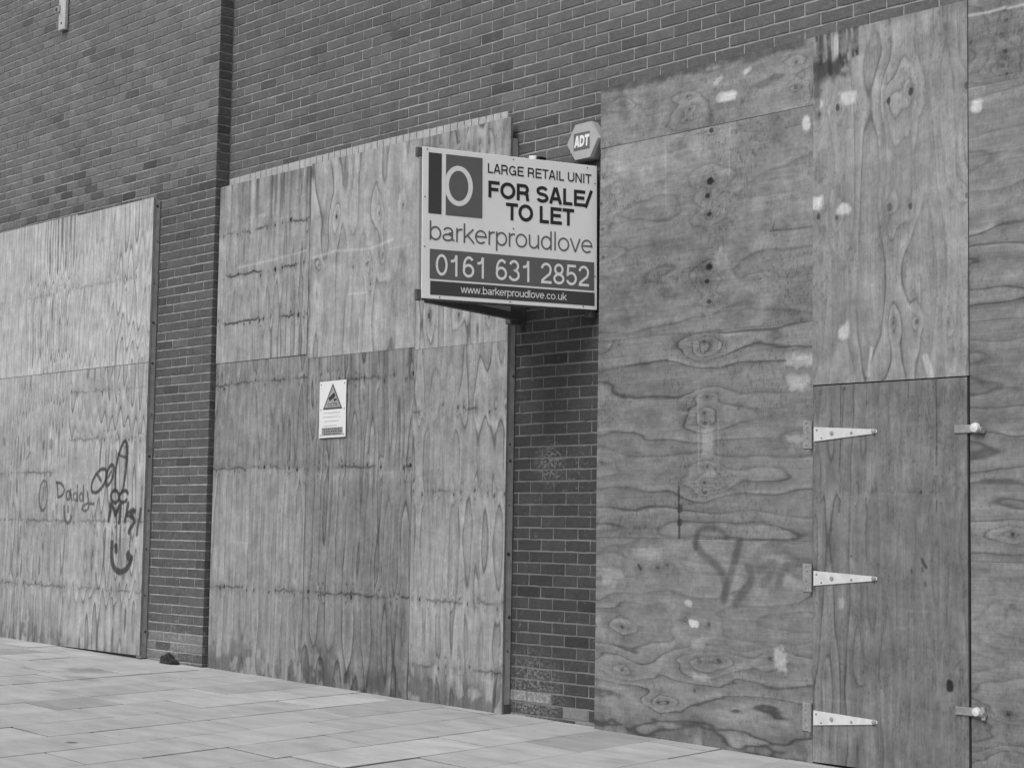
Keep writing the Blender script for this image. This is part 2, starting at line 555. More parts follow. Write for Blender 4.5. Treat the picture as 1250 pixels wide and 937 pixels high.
def brick_block(frames, tones, seed, depth=.05):
    """frames: list of (origin(3), ex(3), width, height); front faces along ex x up, outward normal n = up x ex reversed"""
    g = np.random.default_rng(seed)
    nu, nv = len(GU), len(GV)
    U, W = np.meshgrid(GU, GV)
    idx = np.arange(nu * nv).reshape(nv, nu)
    q = np.stack([idx[:-1, :-1], idx[:-1, 1:], idx[1:, 1:], idx[1:, :-1]], -1).reshape(-1, 4)
    bd = np.concatenate([idx[0, :], idx[1:, -1], idx[-1, -2::-1], idx[-2:0:-1, 0]]); nb = len(bd)
    i = np.arange(nb); j = (i + 1) % nb
    q2 = np.stack([bd[j], bd[i], nu * nv + i, nu * nv + j], -1)
    TQ = np.concatenate([q, q2]); NV = nu * nv + nb
    V = np.zeros((len(frames), NV, 3)); C = np.zeros((len(frames), NV))
    edge = ((U == 0) | (U == 1) | (W == 0) | (W == 1)).ravel()
    for k, ((o, ex, n, w, h), t) in enumerate(zip(frames, tones)):
        o = np.array(o); ex = np.array(ex); n = np.array(n)
        jit = g.normal(0, .0011, (nu * nv, 2)) * edge[:, None]
        uu = U.ravel() * w + jit[:, 0]; ww = W.ravel() * h + jit[:, 1]
        tilt = np.clip(g.normal(0, .0005, 2), -.0009, .0009); d0 = abs(g.normal(0, .0008))
        off = d0 + tilt[0] * (U.ravel() - .5) * 2 + tilt[1] * (W.ravel() - .5) * 2 - .0012 * edge + np.clip(g.normal(0, .0004, nu * nv), -.0008, .0008)
        P = o + np.outer(uu, ex) + np.outer(ww, (0, 0, 1)) + np.outer(off, n)
        V[k, :nu * nv] = P
        V[k, nu * nv:] = P[bd] - n * depth
        C[k] = t
    Q = (TQ[None] + (np.arange(len(frames)) * NV)[:, None, None]).reshape(-1, 4)
    return V.reshape(-1, 3), Q, C.ravel()


ZK = lambda k: 2.332 - .075 * k
LB = -.127     # face of the projecting bay
XB = -3.53     # its corner


def brick_tones(n, base, seed):
    g = np.random.default_rng(seed)
    k = g.choice([1.0, 1.10, .92, .72, 1.22], size=n, p=[.48, .22, .21, .05, .04]) * g.uniform(.93, 1.07, n)
    return base * k


def brickwork():
    wall = empty('brick_wall', (0, .1, 0), 'dark brick wall of the empty shop, with a bay stepping forward and pale joints, behind the plywood', 'wall')
    # main face
    fr = []; base = []
    for k in range(-85, 34):
        z = ZK(k + 1) + .005
        off = .142 + (.1125 if k % 2 == 0 else 0.0)
        for i in range(-18, 42):
            x = off + .225 * i + .005; x1 = x + .215
            if x1 <= XB + .02 or x > 9: continue
            x = max(x, XB + .003)
            if x1 - x < .03: continue
            if z < 3.90 and x > 1.25: continue                     # hidden opening behind the boards
            if z < 3.97 and x1 < -.16: continue
            if z < 3.97 and x < -.135: x = -.13
            if x1 - x < .03: continue
            fr.append(((x, 0, z), (1, 0, 0), (0, -1, 0), x1 - x, .0635))
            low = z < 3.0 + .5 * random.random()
            base.append((.047 if -.2 < x < .95 else .064) if low else .104)  # low recess bricks darkened: shade under the letting board put into their tone
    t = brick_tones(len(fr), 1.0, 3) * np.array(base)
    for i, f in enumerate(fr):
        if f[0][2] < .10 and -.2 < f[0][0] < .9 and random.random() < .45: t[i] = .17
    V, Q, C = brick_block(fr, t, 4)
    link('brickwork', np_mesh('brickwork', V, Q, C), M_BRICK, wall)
    # projecting bay, front and return
    fr = []; base = []
    for k in range(-85, 34):
        z = ZK(k + 1) + .0095
        off = -4.237 + (.1125 if k % 2 else 0.0)
        last = None
        for i in range(-46, 5):
            x = off + .225 * i + .005; x1 = x + .215
            x1 = min(x1, XB)
            if x1 - x < .03: continue
            if XB - x1 < .06: x1 = XB
            if x1 < -4.55 and z < 3.80: continue
            if x1 == XB and XB - x < .04: continue
            fr.append(((x, LB, z), (1, 0, 0), (0, -1, 0), x1 - x, .0635)); base.append(.084 if z < 3.6 + .8 * random.random() else .126)  # upper bay courses lifted, some flare haze put into the brick tone
        fr.append(((XB + .0005, LB + .004, z), (0, 1, 0), (1, 0, 0), .118, .0635)); base.append(.075)  # return face darker: corner shade painted in along with dirt
    t = brick_tones(len(fr), 1.0, 8) * np.array(base)
    for i, f in enumerate(fr):
        if f[0][2] < .25 and random.random() < .6: t[i] = .15
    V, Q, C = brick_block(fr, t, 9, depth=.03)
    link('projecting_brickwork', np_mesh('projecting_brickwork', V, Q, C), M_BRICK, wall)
    m = MB()
    m.box(XB + .006, 9.5, .0042, .30, -.6, 9.0)
    m.box(-14, XB - .004, LB + .0042, .30, -.6, 9.0)
    m.build('mortar_bed', M_MORTAR, wall)
    m = MB(); m.box(-.11, 1.3, .0034, .1, -.5, 3.62); m.build('mortar_bed', M_MORTAR_D, wall)  # darker bed in the recess, carrying painted shade from board and reveal
    # pale soldier course over the middle shop opening
    m = MB(); x = XB + .01
    while x < -.14:
        w = min(.0690, -.128 - x)
        m.box(x, x + w, -.004 + random.gauss(0, .0008), .02, 3.785, 3.996 + .018 * math.sin((x + 3.5) * .9), .003)
        x += .0755
    m.build('soldier_course', M_SOLDIER, wall)
    c = MB(); c.box(-14, 9.5, -.20, .32, 9.0, 9.12, .01); c.build('coping', M_STEEL_D, wall)


# ------------------------------------------------------------------ the three hoardings
def stud_mesh(x0, x1, y0, y1, z0, z1, seed, parent, holes=()):
    """upright timber batten, screw holes as darker screws on the +X face"""
    m = MB(); m.box(x0, x1, y0, y1, z0, z1, .003)
    o = m.build('edge_batten', M_STUD, parent)
    for z, r in holes:
        s = MB(); R = Matrix.Translation((x1, (y0 + y1) / 2, z)) @ Matrix.Rotation(math.radians(90), 4, 'Z')
        s.disc(random.uniform(-.012, .012), 0, r, -.003, .0, 10, .001, R)
        s.build('screw', M_NAIL, o)
    return o


def hoarding_left():
    h = empty('plywood_hoarding', (-5.6, -.16, zg(-5.6)), 'pale weathered plywood hoarding covered in scribbled graffiti, fixed on the projecting brick bay', 'hoarding', 'plywood hoardings over the shop openings')
    y = -.20; res = .0072; XR = -4.368
    rows_hi = [at(30, 365, y)[1], at(140, 345, y)[1] - .02]
    a = Sheet(-8.2, -5.6785, 2.537, 3.945, y, .009, True).base(seed=101, base=0.37, fig=0.85, K=1, rows=[3.25], spacing=.14, period=0.145, rowdark=0.3, mott=0.07, amp=0.55, drift=6, wild=0.25, ribs=0.06, fade=0.05)
    a.drips(16, 3.945, .2, .8, .14, 3).streaks(.03, .12, 6, 4).build(h, seed=1)
    b = Sheet(-5.677, XR, 2.537, 3.93, y, res, True).base(seed=117, base=0.38, fig=0.85, K=1, rows=[3.27], spacing=.17, period=0.175, rowdark=0.4, mott=0.07, amp=0.62, drift=6, wild=0.25, ribs=0.06, fade=0.05)
    b.drips(12, 3.93, .2, .6, .16, 8).streaks(.03, .1, 6, 5)
    b.nails([XR - .03], np.arange(2.6, 3.9, .3)).build(h, seed=2)
    c = Sheet(-8.2, -5.6985, zg(-6.9) - .02, 2.533, y + .001, .009, True).base(seed=131, base=0.31, fig=0.62, K=1, rows=[1.63, 1.20, .62], spacing=.10, rowdark=0.8, mott=0.11, period=0.12, amp=0.4, drift=4, wild=0.5, ribs=0.1, fade=0.08)
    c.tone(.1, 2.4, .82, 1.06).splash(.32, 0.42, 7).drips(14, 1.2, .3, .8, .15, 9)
    d = Sheet(-5.697, XR, zg(-5) + .018, 2.533, y + .001, res * .85, True).base(seed=149, base=0.315, fig=0.6, K=1, rows=[2.33, 1.91, 1.20, .62], spacing=.10, rowdark=0.6, mott=0.1, period=0.13, amp=0.4, drift=4, wild=0.45, ribs=0.09, fade=0.06)
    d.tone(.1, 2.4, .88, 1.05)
    d.drips(5, 1.05, .7, 1.0, .28, 15, .02, .05, xs=[-4.95, -4.78, -4.62, -4.70, -5.2]).splash(.2, 0.26, 17)
    # marker and spray marks
    G = lambda *p: pts(y, *[(q[0] / 2.839, 500 + q[1] / 2.839) for q in p])
    def ell(cx, cz, rx, rz, t=0.0, a0=0, a1=360):
        return G(*[(cx + rx * math.cos(math.radians(w)) * math.cos(t) - rz * math.sin(math.radians(w)) * math.sin(t),
                    cz + rx * math.cos(math.radians(w)) * math.sin(t) + rz * math.sin(math.radians(w)) * math.cos(t)) for w in range(a0, a1 + 1, 15)])
    marks = [
        (G((400, 282), (399, 235), (403, 195), (412, 155), (424, 122), (434, 108), (440, 128), (441, 160), (437, 200), (431, 245), (424, 285)), .030, .8),
        (G((410, 152), (420, 160), (437, 163)), .022, .7),
        (ell(398, 300, 13, 21), .032, .85), (ell(428, 300, 14, 21, .3, 20, 330), .030, .85),
        (ell(343, 246, 20, 45, .45), .030, .75), (ell(380, 226, 11, 37, .25), .030, .75),
        (G((338, 226), (350, 246)), .03, .7), (G((376, 232), (384, 214)), .024, .7),
        (ell(150, 297, 14, 52, .06), .022, .6), (G((150, 270), (149, 312)), .018, .55),
        (G((198, 252), (200, 300)), .024, .7), (G((196, 252), (212, 256), (222, 275), (216, 295), (201, 303)), .024, .7),
        (ell(236, 296, 7, 15), .022, .65), (G((244, 278), (246, 300), (249, 314)), .022, .65),
        (ell(260, 300, 6, 13), .02, .6), (G((268, 262), (267, 290), (268, 314)), .022, .65),
        (ell(281, 302, 6, 13), .02, .6), (G((289, 264), (288, 292), (289, 316)), .022, .65), (G((302, 285), (306, 315), (305, 340), (294, 350), (284, 340), (300, 325), (325, 326)), .022, .65),
        (G((222, 335), (224, 375), (233, 392), (243, 385), (246, 370)), .030, .6), (G((236, 338), (236, 352)), .026, .55),
        (G((376, 382), (382, 350), (384, 328), (394, 345), (400, 362), (408, 345), (416, 332), (416, 362), (413, 388)), .040, .8),
        (G((444, 325), (438, 360), (433, 385)), .036, .75), (G((462, 345), (440, 362), (462, 372)), .034, .75),
        (G((468, 350), (452, 365), (466, 385), (450, 412), (446, 425)), .036, .75), (G((487, 345), (484, 372), (478, 400), (474, 432)), .034, .7),
        (G((403, 372), (403, 430), (402, 480)), .018, .65), (G((452, 400), (451, 440), (447, 500)), .020, .6),
        (G((388, 460), (386, 500), (392, 540), (410, 560), (432, 556), (448, 535), (455, 512)), .048, .75),
        (G((401, 472), (402, 490)), .05, .8), (G((444, 503), (450, 518)), .07, .7),
        (G((92, 168), (104, 148)), .014, .5),
    ]
    for poly, w, al in marks:
        for s_ in (c, d): s_.stroke(smooth_poly(poly, 5), w * 1.12, min(.95, al * 1.2), .035, .008, .012)
    for cx, cz, r in ((150, 122, .035), (178, 118, .04), (97, 108, .03), (15, 110, .03)):
        x, z = G((cx, cz))[0]
        for s in (c, d): s.blot(x, z, r, r * 1.3, .5, .06, int(cx))
    d.nails([XR - .03], np.arange(.2, 2.5, .32))
    c.build(h, seed=3); d.build(h, 'plywood sheet with crude black marker drawings and letters', seed=4)
    stud_mesh(XR - .05, XR - .004, y + .0185, LB - .003, .14, 3.915, 1, h, [(3.86, .013), (3.56, .007), (3.2, .007), (2.87, .012), (2.53, .012), (2.1, .007), (1.75, .012), (1.3, .009), (.98, .008), (.6, .007), (.3, .011)])
    stud_mesh(-8.2, -8.15, y + .0185, LB - .003, .14, 3.915, 1, h)
    s = MB(); s.box(XR - .075, XR - .001, y + .012, LB - .002, .083, .155, .004); s.build('metal_shoe', M_STEEL_D, h)
    s = MB(); s.box(-8.2, XR - .003, y + .02, LB - .003, 3.88, 3.914, .003); s.build('top_batten', M_STUD, h)


def hoarding_middle():
    h = empty('plywood_hoarding', (-1.75, -.05, zg(-1.75)), 'tall plywood hoarding three sheets wide with the camera warning sign screwed on it', 'hoarding', 'plywood hoardings over the shop openings')
    y = -.08; res = .0068; XR = -.012; XL = -3.517
    zb = lambda x: zg(x) - .012
    P = lambda px, py: at(px, py, y)
    # left column
    a = Sheet(XL, -2.269, 2.4805, 3.917, y - .006, res, True).base(seed=211, base=0.268, fig=0.55, K=1, rows=[3.51, 3.17, 2.79], spacing=.105, rowdark=1.2, mott=0.12, period=0.115, amp=0.32, drift=3, wild=0.6, ribs=0.14)
    a.drips(30, 3.91, .3, 1.1, .52, 21, .008, .024)
    a.streaks(.06, .2, 7, 31, .008)
    a.stroke([P(290, 327), P(330, 318), P(375, 306)], .018, .35, .5, .008)
    a.nails([XL + .03], np.arange(2.6, 3.9, .28)).build(h, seed=11)
    b = Sheet(XL, -2.2485, zb(-3), 2.479, y, res, True).base(seed=223, base=0.24, fig=0.6, K=1, rows=[2.30, 1.63, .70], spacing=.085, rowdark=0.85, mott=0.13, period=0.16, amp=0.45, drift=3, wild=0.7, ribs=0.11)
    b.c *= 1 - .20 * sm(b.Z, 1.61, 1.66)
    b.streaks(.04, .14, 8, 33).splash(.35, 0.48, 37).blot(-3.0, 1.95, .25, .10, .25, .34, 4, .6, 2.0).build(h, 'grey plywood sheet darker in its upper third', seed=12)
    # centre column
    kn = [(P(411, 265), .014, .75), (P(492, 250), .012, .7), (P(463, 260), .010, .6), (P(467, 312), .024, .35), (P(389, 324), .016, .45), (P(449, 320), .010, .8), (P(431, 326), .009, .7), (P(452, 346), .013, .5), (P(447, 322), .008, .7)]
    c = Sheet(-2.267, -.9805, 2.4495, 3.931, y, res, True).base(seed=307, base=0.288, fig=0.6, K=1, rows=[], knots=[(k[0][0], k[0][1], k[1], k[2]) for k in kn], mott=0.12, period=0.25, amp=0.5, drift=3, wild=0.9, ribs=0.09)
    c.drips(8, 3.93, .1, .5, .15, 41).stroke([P(382, 315), P(410, 306), P(450, 304), P(480, 292)], .02, .35, .52, .008).streaks(.05, .15, 5, 43)
    c.stroke([P(426, 359), P(447, 357)], .01, .4, .55, .006)
    c.build(h, 'pale plywood sheet with rounded whorls and dark knots', seed=13)
    d = Sheet(-2.247, -.9855, zb(-1.6), 2.448, y + .001, res, True).base(seed=317, base=0.182, fig=0.7, K=1, rows=[2.26, 1.62, .70], spacing=.11, period=0.21, rowdark=1.0, mott=0.18, amp=0.75, drift=5, wild=0.6, ribs=0.1)
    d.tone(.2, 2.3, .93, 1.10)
    d.drips(14, 2.44, .4, 1.2, .25, 47).splash(.3, 0.51, 51).streaks(.04, .12, 6, 53).build(h, 'dark weathered plywood sheet with bold vertical figure', seed=14)
    # right column
    kn = [(P(524, 385), .018, .8), (P(560, 384), .014, .6), (P(597, 385), .014, .6), (P(545, 470), .012, .25)]
    e = Sheet(-.979, XR, 2.4315, 3.928, y, res, True).base(seed=401, base=0.265, fig=0.55, K=1, rows=[3.78], spacing=.10, rowdark=.5, knots=[(k[0][0], k[0][1], k[1], k[2]) for k in kn], period=0.2, amp=0.5, drift=3, wild=0.7, ribs=0.1, mott=0.12)
    e.drips(15, 3.92, .15, .4, .4, 61, .012, .03).nails([XR - .03], np.arange(2.5, 3.9, .25)).build(h, seed=15)
    f = Sheet(-.984, XR, zb(-.5), 2.430, y + .002, res, True).base(seed=409, base=0.248, fig=0.52, K=1, rows=[1.99, 1.44, .70, .25], spacing=.085, rowdark=0.8, mott=0.14, period=0.15, amp=0.4, drift=3, wild=0.7, ribs=0.1)
    f.splash(.38, 0.51, 67).streaks(.03, .1, 5, 68).nails([XR - .025], np.arange(.15, 2.4, .22)).nails([-.8, -.6, -.4, -.2], [2.30, 2.2], .004, .5)
    f.build(h, seed=16)
    stud_mesh(XR - .045, XR - .003, y + .0205, -.004, zg(0) + .06, 3.79, 2, h, [(3.3, .008), (2.2, .01), (1.75, .009), (1.64, .012), (1.35, .006), (1.03, .014), (.62, .012), (.4, .007)])
    stud_mesh(XL, XL + .045, y + .0205, -.004, zg(-3.5) + .02, 3.79, 2, h)
    s = MB(); s.box(XR - .06, XR - .001, y + .014, -.003, zg(0) - .02, zg(0) + .058, .004); s.build('timber_foot', M_RAIL, h)


def hoarding_right():
    h = empty('plywood_hoarding', (2.6, -.04, zg(2.6)), 'plywood hoarding with the hinged access door and strap hinges, right of the letting board', 'hoarding', 'plywood hoardings over the shop openings')
    y = -.06; res = .0052; XL = .818
    P = lambda px, py: at(px, py, y)
    T1 = lambda X, Y: P(720 + X / 2.3434, Y / 2.3434)
    T2 = lambda X, Y: P(720 + X / 3.3464, 380 + Y / 3.3464)
    T3 = lambda X, Y: P(720 + X / 2.955, 620 + Y / 2.955)
    xa, xb, xc = 2.5045, 3.5105, 4.75
    # --- left column: strip + three horizontal sheets
    kn = [(*T1(278, 345), .010, .6), (*T1(285, 312), .010, .6), (*T1(280, 277), .009, .5), (*T1(590, 178), .013, .5), (*T1(590, 250), .016, .45), (*T1(100, 300), .009, .5)]
    a = Sheet(XL, xa, 3.5905, 3.974, y, res, False).base(seed=501, base=0.215, fig=0.3, K=1, knots=kn, mott=0.26, period=0.4, amp=0.5, drift=1.5, wild=0.9, fade=0.26, ribs=0.06)
    a.blot(*T1(395, 275), .065, .028, .9, .49, 2, .4, 1.0).blot(*T1(368, 230), .04, .016, .65, .42, 3, .4, .5, .5).blot(*T1(450, 203), .035, .016, .7, .52, 4, .4, .5, .5)
    a.blot(*T1(95, 300), .05, .10, .45, .10, 5, .5, 1.6).blot(*T1(180, 290), .05, .14, .3, .10, 6, .5, 1.8)
    for i in range(16):
        a.blot(XL + .05 + i * .1 + random.uniform(-.03, .03), 3.968 + random.uniform(-.02, .01), .075, .032, .7, .07, 30 + i, .5, 1.3)
    a.build(h, 'narrow top plywood strip with white filler patches', seed=21)
    kn = [(*T1(347, 373), .018, .82), (*T1(344, 518), .028, .88), (*T1(336, 560), .018, .82), (*T1(342, 613), .018, .82), (*T1(341, 763), .028, .88), (*T1(334, 805), .018, .82), (*T1(340, 862), .018, .82),
          (*T1(38, 507), .011, .6), (*T1(32, 582), .011, .6), (*T1(36, 655), .011, .55), (*T1(38, 735), .012, .6), (*T1(487, 797), .009, .4)]
    b = Sheet(XL, xa, 2.3715, 3.589, y + .001, res, False).base(seed=511, base=0.192, fig=0.26, K=1, knots=kn, mott=0.26, ribs=0.06, period=0.42, amp=0.5, drift=1.0, wild=0.7, fade=0.28)
    b.tone(2.5, 3.5, .90, 1.12)
    b.blot(*T1(120, 460), .25, .14, .35, .36, 8, .7, 1.5).blot(*T1(618, 355), .026, .034, .9, .49, 9, .4, 1.0).blot(*T1(375, 740), .05, .06, .4, .40, 10, .5, 1.4)
    b.blot(*T1(400, 870), .22, .05, .35, .09, 12, .6, 2.2).blot(*T1(95, 870), .07, .16, .3, .09, 13, .7, 2.2)
    b.stroke([T1(515, 660), T1(580, 655), T1(636, 648)], .010, .6, .05, .005)
    b.stroke([T1(215, 360), T1(218, 600)], .008, .2, .5, .005).stroke([T1(400, 350), T1(398, 500)], .008, .2, .5, .005)
    b.nails([xa - .03, XL + .02], np.arange(2.45, 3.55, .16)).build(h, 'plywood sheet with a column of round dark knots', seed=22)
    kn = [(*T2(478, 348), .012, .55), (*T2(468, 413), .011, .55), (*T2(472, 457), .016, .6), (*T2(480, 633), .012, .55), (*T2(468, 697), .013, .55), (*T2(472, 738), .016, .55), (*T2(468, 125), .014, .45), (*T2(470, 165), .014, .4), (*T2(48, 112), .012, .5), (*T2(50, 620), .016, .4), (*T2(515, 705), .008, .4)]
    c = Sheet(XL, xa, 1.1535, 2.370, y, res, False).base(seed=523, base=0.17, fig=0.54, K=1, knots=kn, mott=0.18, ribs=0.07, period=0.385, amp=0.9, drift=1.2, wild=0.7, fade=0.24)
    c.blot(*T2(868, 200), .085, .035, .8, .40, 14, .4, 1.3).blot(*T2(850, 288), .08, .045, .7, .36, 15, .35, .8).blot(*T2(482, 530), .045, .09, .45, .33, 16, .25, .4)
    for q in (130, 413, 700):
        tri = [T2(378, q + 3), T2(440, q - 8), T2(445, q + 12), T2(378, q + 3)]
        c.stroke(tri, .007, .35, .36, .004)
    c.stroke([T2(443, 300), T2(444, 650)], .008, .25, .42, .004).stroke([T2(525, 440), T2(525, 640)], .007, .25, .42, .004).stroke([T2(520, 0), T2(518, 60)], .010, .25, .42, .004)
    c.stroke([T2(363, 715), T2(364, 800), T2(365, 935)], .014, .9, .025, .006, .010).blot(*T2(370, 805), .022, .03, .8, .03, 17).blot(*T2(368, 860), .02, .02, .8, .03, 18)
    c.blot(*T2(840, 520), .06, .02, .6, .34, 19)
    c.nails([xa - .03], np.arange(1.2, 2.3, .2)).nails([XL + .03], np.arange(1.2, 2.3, .1), .004, .4)
    # lower sheet: bold figure
    kn = [(*T3(245, 215), .012, .6), (*T3(280, 205), .012, .45), (*T3(430, 420), .014, .55), (*T3(465, 550), .016, .6), (*T3(395, 550), .022, .35), (*T3(245, 700), .012, .55), (*T3(280, 700), .014, .45), (*T3(115, 430), .016, .45), (*T3(115, 580), .016, .4), (*T3(345, 400), .02, .4), (*T3(650, 540), .014, .4), (*T3(40, 250), .012, .4)]
    e = Sheet(XL, xa, zg(xa) - .015, 1.152, y + .001, res, False).base(seed=541, base=0.175, fig=0.56, K=1, knots=kn, mott=0.18, ribs=0.04, period=0.42, amp=0.8, drift=1.5, wild=1.5, fade=0.14)
    e.blot(*T3(375, 418), .034, .022, .9, .58, 20, .35, .9).blot(*T3(690, 548), .050, .062, .65, .40, 21, .3, 1.1).blot(*T3(385, 495), .045, .04, .40, .36, 22, .7, 1.8).blot(*T3(356, 342), .03, .02, .6, .45, 23).blot(*T3(400, 610), .05, .02, .5, .40, 24, .6, 2.0)
    e.blot(*T3(200, 165), .13, .035, .45, .36, 25, .5, 1.2).blot(*T3(75, 240), .09, .06, .45, .34, 26, .5, 1.4)
    e.stroke([T3(175, 205), T3(182, 220)], .018, .85, .03, .006).stroke([T3(376, 655), T3(378, 660)], .016, .85, .04, .006)
    e.splash(.16, .28, 71)
    e.stroke([T3(610, 905), T3(700, 912), T3(775, 912)], .02, .55, .06, .012)
    e.blot(*T3(345, 815), .08, .06, .45, .10, 27, .4, 1.0)
    spray = [([(849, 668), (850, 655), (856, 646), (866, 643), (878, 646), (887, 655)], .036, .68),
             ([(849, 664), (858, 676), (870, 686), (880, 697), (885, 712), (884, 726)], .050, .58),
             ([(903, 661), (899, 676), (894, 694), (889, 712), (883, 732)], .050, .58),
             ([(912, 692), (917, 700), (917, 710), (908, 722), (898, 736)], .055, .55),
             ([(928, 696), (937, 691), (946, 690), (940, 700), (932, 712)], .055, .42),
             ([(951, 712), (953, 700), (960, 692), (972, 687), (985, 686), (990, 687)], .055, .5)]
    for pl, w, al in spray:
        for s in (c, e): s.stroke(smooth_poly(pts(y, *pl), 5), w, al, .05, .018)
    c.build(h, 'plywood sheet with a black drip line', seed=23)
    e.nails([xa - .03], np.arange(.0, 1.1, .2)).build(h, 'bottom plywood sheet with bold flowing figure and faded spray paint', seed=24)
    # --- middle column: fixed sheet over a door
    ym = -.067
    P2 = lambda px, py: at(px, py, ym)
    U1 = lambda X, Y: P2(720 + X / 2.3434, Y / 2.3434)
    kn = [(*U1(657, 328), .013, .55), (*U1(709, 306), .017, .75), (*U1(855, 290), .017, .75), (*U1(918, 262), .019, .75), (*U1(654, 620), .016, .7), (*U1(706, 622), .014, .6), (*U1(857, 592), .019, .55), (*U1(917, 590), .016, .65), (*U1(1077, 245), .015, .6), (*U1(1078, 560), .013, .55), (*U1(870, 922), .011, .5), (*U1(935, 920), .012, .6), (*U1(1025, 922), .009, .45)]
    m = Sheet(2.5055, 3.508, 2.013, 3.972, ym, res, True).base(seed=601, base=0.225, fig=0.5, K=1, knots=kn, mott=0.2, ribs=0.08, period=0.34, amp=0.8, drift=3, wild=0.8, fade=0.18)
    m.tone(2.1, 3.9, .95, 1.10)
    m.blot(*U1(652, 298), .035, .032, .9, .49, 1, .4, 1.0).blot(*U1(740, 282), .052, .032, .9, .49, 2, .4, 1.0).blot(*U1(650, 580), .036, .032, .85, .50, 3, .4, 1.3).blot(*U1(724, 598), .045, .03, .9, .49, 4, .4, 1.0)
    m.blot(*P2(1031, 404), .035, .04, .9, .49, 5, .4, 1.0)
    # torn, blackened veneer at the top left corner
    tri = at(992, 50, ym)
    for i in range(26):
        x = 2.512 + .30 * random.random(); top = 3.972; L = random.uniform(.08, .24) * (1.15 - (x - 2.5) * 1.6)
        m.stroke([(x, top), (x + random.uniform(-.01, .03), top - L)], random.uniform(.008, .026), .85, random.choice([.02, .03, .05, .10]), .006)
    m.blot(2.62, 3.77, .11, .05, .8, .03, 6, .5, 1.3).blot(2.53, 3.70, .03, .17, .7, .04, 7, .6, 1.0).blot(2.665, 3.89, .016, .06, .9, .42, 8, .3, .3)
    m.blot(2.95, 3.90, .35, .05, .3, .42, 9, .6, 1.8)
    for q in ((1060, 458, 1064, 425, .02), (1137, 461, 1130, 436, .04)):
        m.stroke([P2(q[0], q[1]), P2(q[2], q[3])], q[4], .6, .46, .006)
    m.stroke([P2(1163, 452), P2(1166, 440)], .03, .4, .44, .01)
    m.nails([2.53, 3.485], np.arange(2.1, 3.95, .22)).build(h, 'upper plywood sheet above the door with a torn blackened top corner', seed=25)
    door = Sheet(2.512, 3.499, zg(3) + .02, 2.006, ym - .001, res, True)
    door.base(seed=613, base=.156, fig=0.42, K=1, rows=[1.42, .45], spacing=.12, rowdark=.12, mott=0.18, ribs=0.15, period=0.2, amp=0.5, drift=2, wild=0.8, fade=0.2)
    D = lambda X, Y: P2(970 + X / 3.3464, 440 + Y / 3.3464)
    E_ = lambda X, Y: P2(970 + X / 3.382, 660 + Y / 3.382)
    for l, w in (([D(187, 100), D(188, 200), D(187, 300), D(184, 430)], .007), ([D(578, 80), D(581, 250), D(580, 425)], .008), ([D(295, 92), D(294, 190)], .005), ([D(465, 95), D(464, 150)], .005), ([D(183, 560), D(182, 618)], .006), ([D(580, 570), D(579, 618)], .006), ([D(293, 560), D(293, 610)], .006)):
        door.stroke(l, w, .75, .03, .004, .004)
    for X, Y, r in ((205, 115, .006), (518, 538, .007), (90, 560, .004), (232, 797, .005)): door.blot(*D(X, Y), r, r * 1.5, .8, .03)
    for l, w in (([E_(527, 75), E_(532, 90), E_(543, 108)], .018), ([E_(527, 112), E_(529, 125)], .012), ([E_(483, 118), E_(484, 130)], .010), ([E_(540, 170), E_(542, 185)], .008)): door.stroke(l, w, .8, .03, .005)
    door.blot(*E_(642, 596), .022, .032, .95, .012, 3, .2, .3).blot(*E_(195, 255), .02, .025, .4, .40, 4)
    door.blot(*E_(120, 920), .10, .08, .35, .27, 5, .5, 1.0).blot(*E_(190, 790), .10, .05, .25, .25, 6, .6, 1.0).blot(*E_(300, 470), .30, .05, .25, .10, 7, .7, 1.8)
    door.stroke(smooth_poly([E_(72, 118), E_(92, 128), E_(98, 148), E_(84, 165)]), .035, .75, .05, .012)
    door.streaks(.06, .22, 10, 77).nails([2.53, 3.47], np.arange(.1, 1.95, .2), .0035, .6)
    do = door.build(h, 'grey weathered plywood door hung on three pale strap hinges', seed=26)
    do.name = 'door'
    # hinges
    steel_y = ym - .002
    for zt, (py0, py1) in ((1.745, (521, 538)), (.959, (697, 713)), (.203, (867, 885))):
        k = MB()
        zc = zt; x0 = 2.520; x1 = 2.932
        up = .040; dn = .040; tip = .011; tz = zc + (0.0 if zt > 1.5 else (.004 if zt > .5 else .008))
        zc += {1.745: -.004, .959: -.006, .203: -.004}[zt]
        k.prism([(x0, zc - dn), (x1, tz - tip), (x1 + .010, tz - .5 * tip), (x1 + .010, tz + .5 * tip), (x1, tz + tip), (x0, zc + up)], steel_y - .005, steel_y)
        k.cur = 1; s = k
        for fx, fz, r in ((.05, .55, .006), (.13, -.55, .006), (.30, .05, .013), (.62, 0, .008)):
            s.disc(x0 + fx * (x1 - x0), zc + fz * up, r, steel_y - .0085, steel_y - .005, 12, .002)
        s.disc(x1 - .010, tz, .014, steel_y - .012, steel_y - .005, 14, .004)
        s.box(2.438, 2.489, y - .006, y, zt - .082, zt + .072, .002)
        s.tube([(2.499, ym - .006, zt - .082), (2.499, ym - .006, zt + .072)], .010)
        for a_ in (-.06, -.02, .035, .06): s.disc(2.462 + random.uniform(-.008, .008), zt + a_, .006, y - .010, y - .005, 10, .001)
        k.build('strap_hinge', [M_STEEL, M_STEEL_D], do)
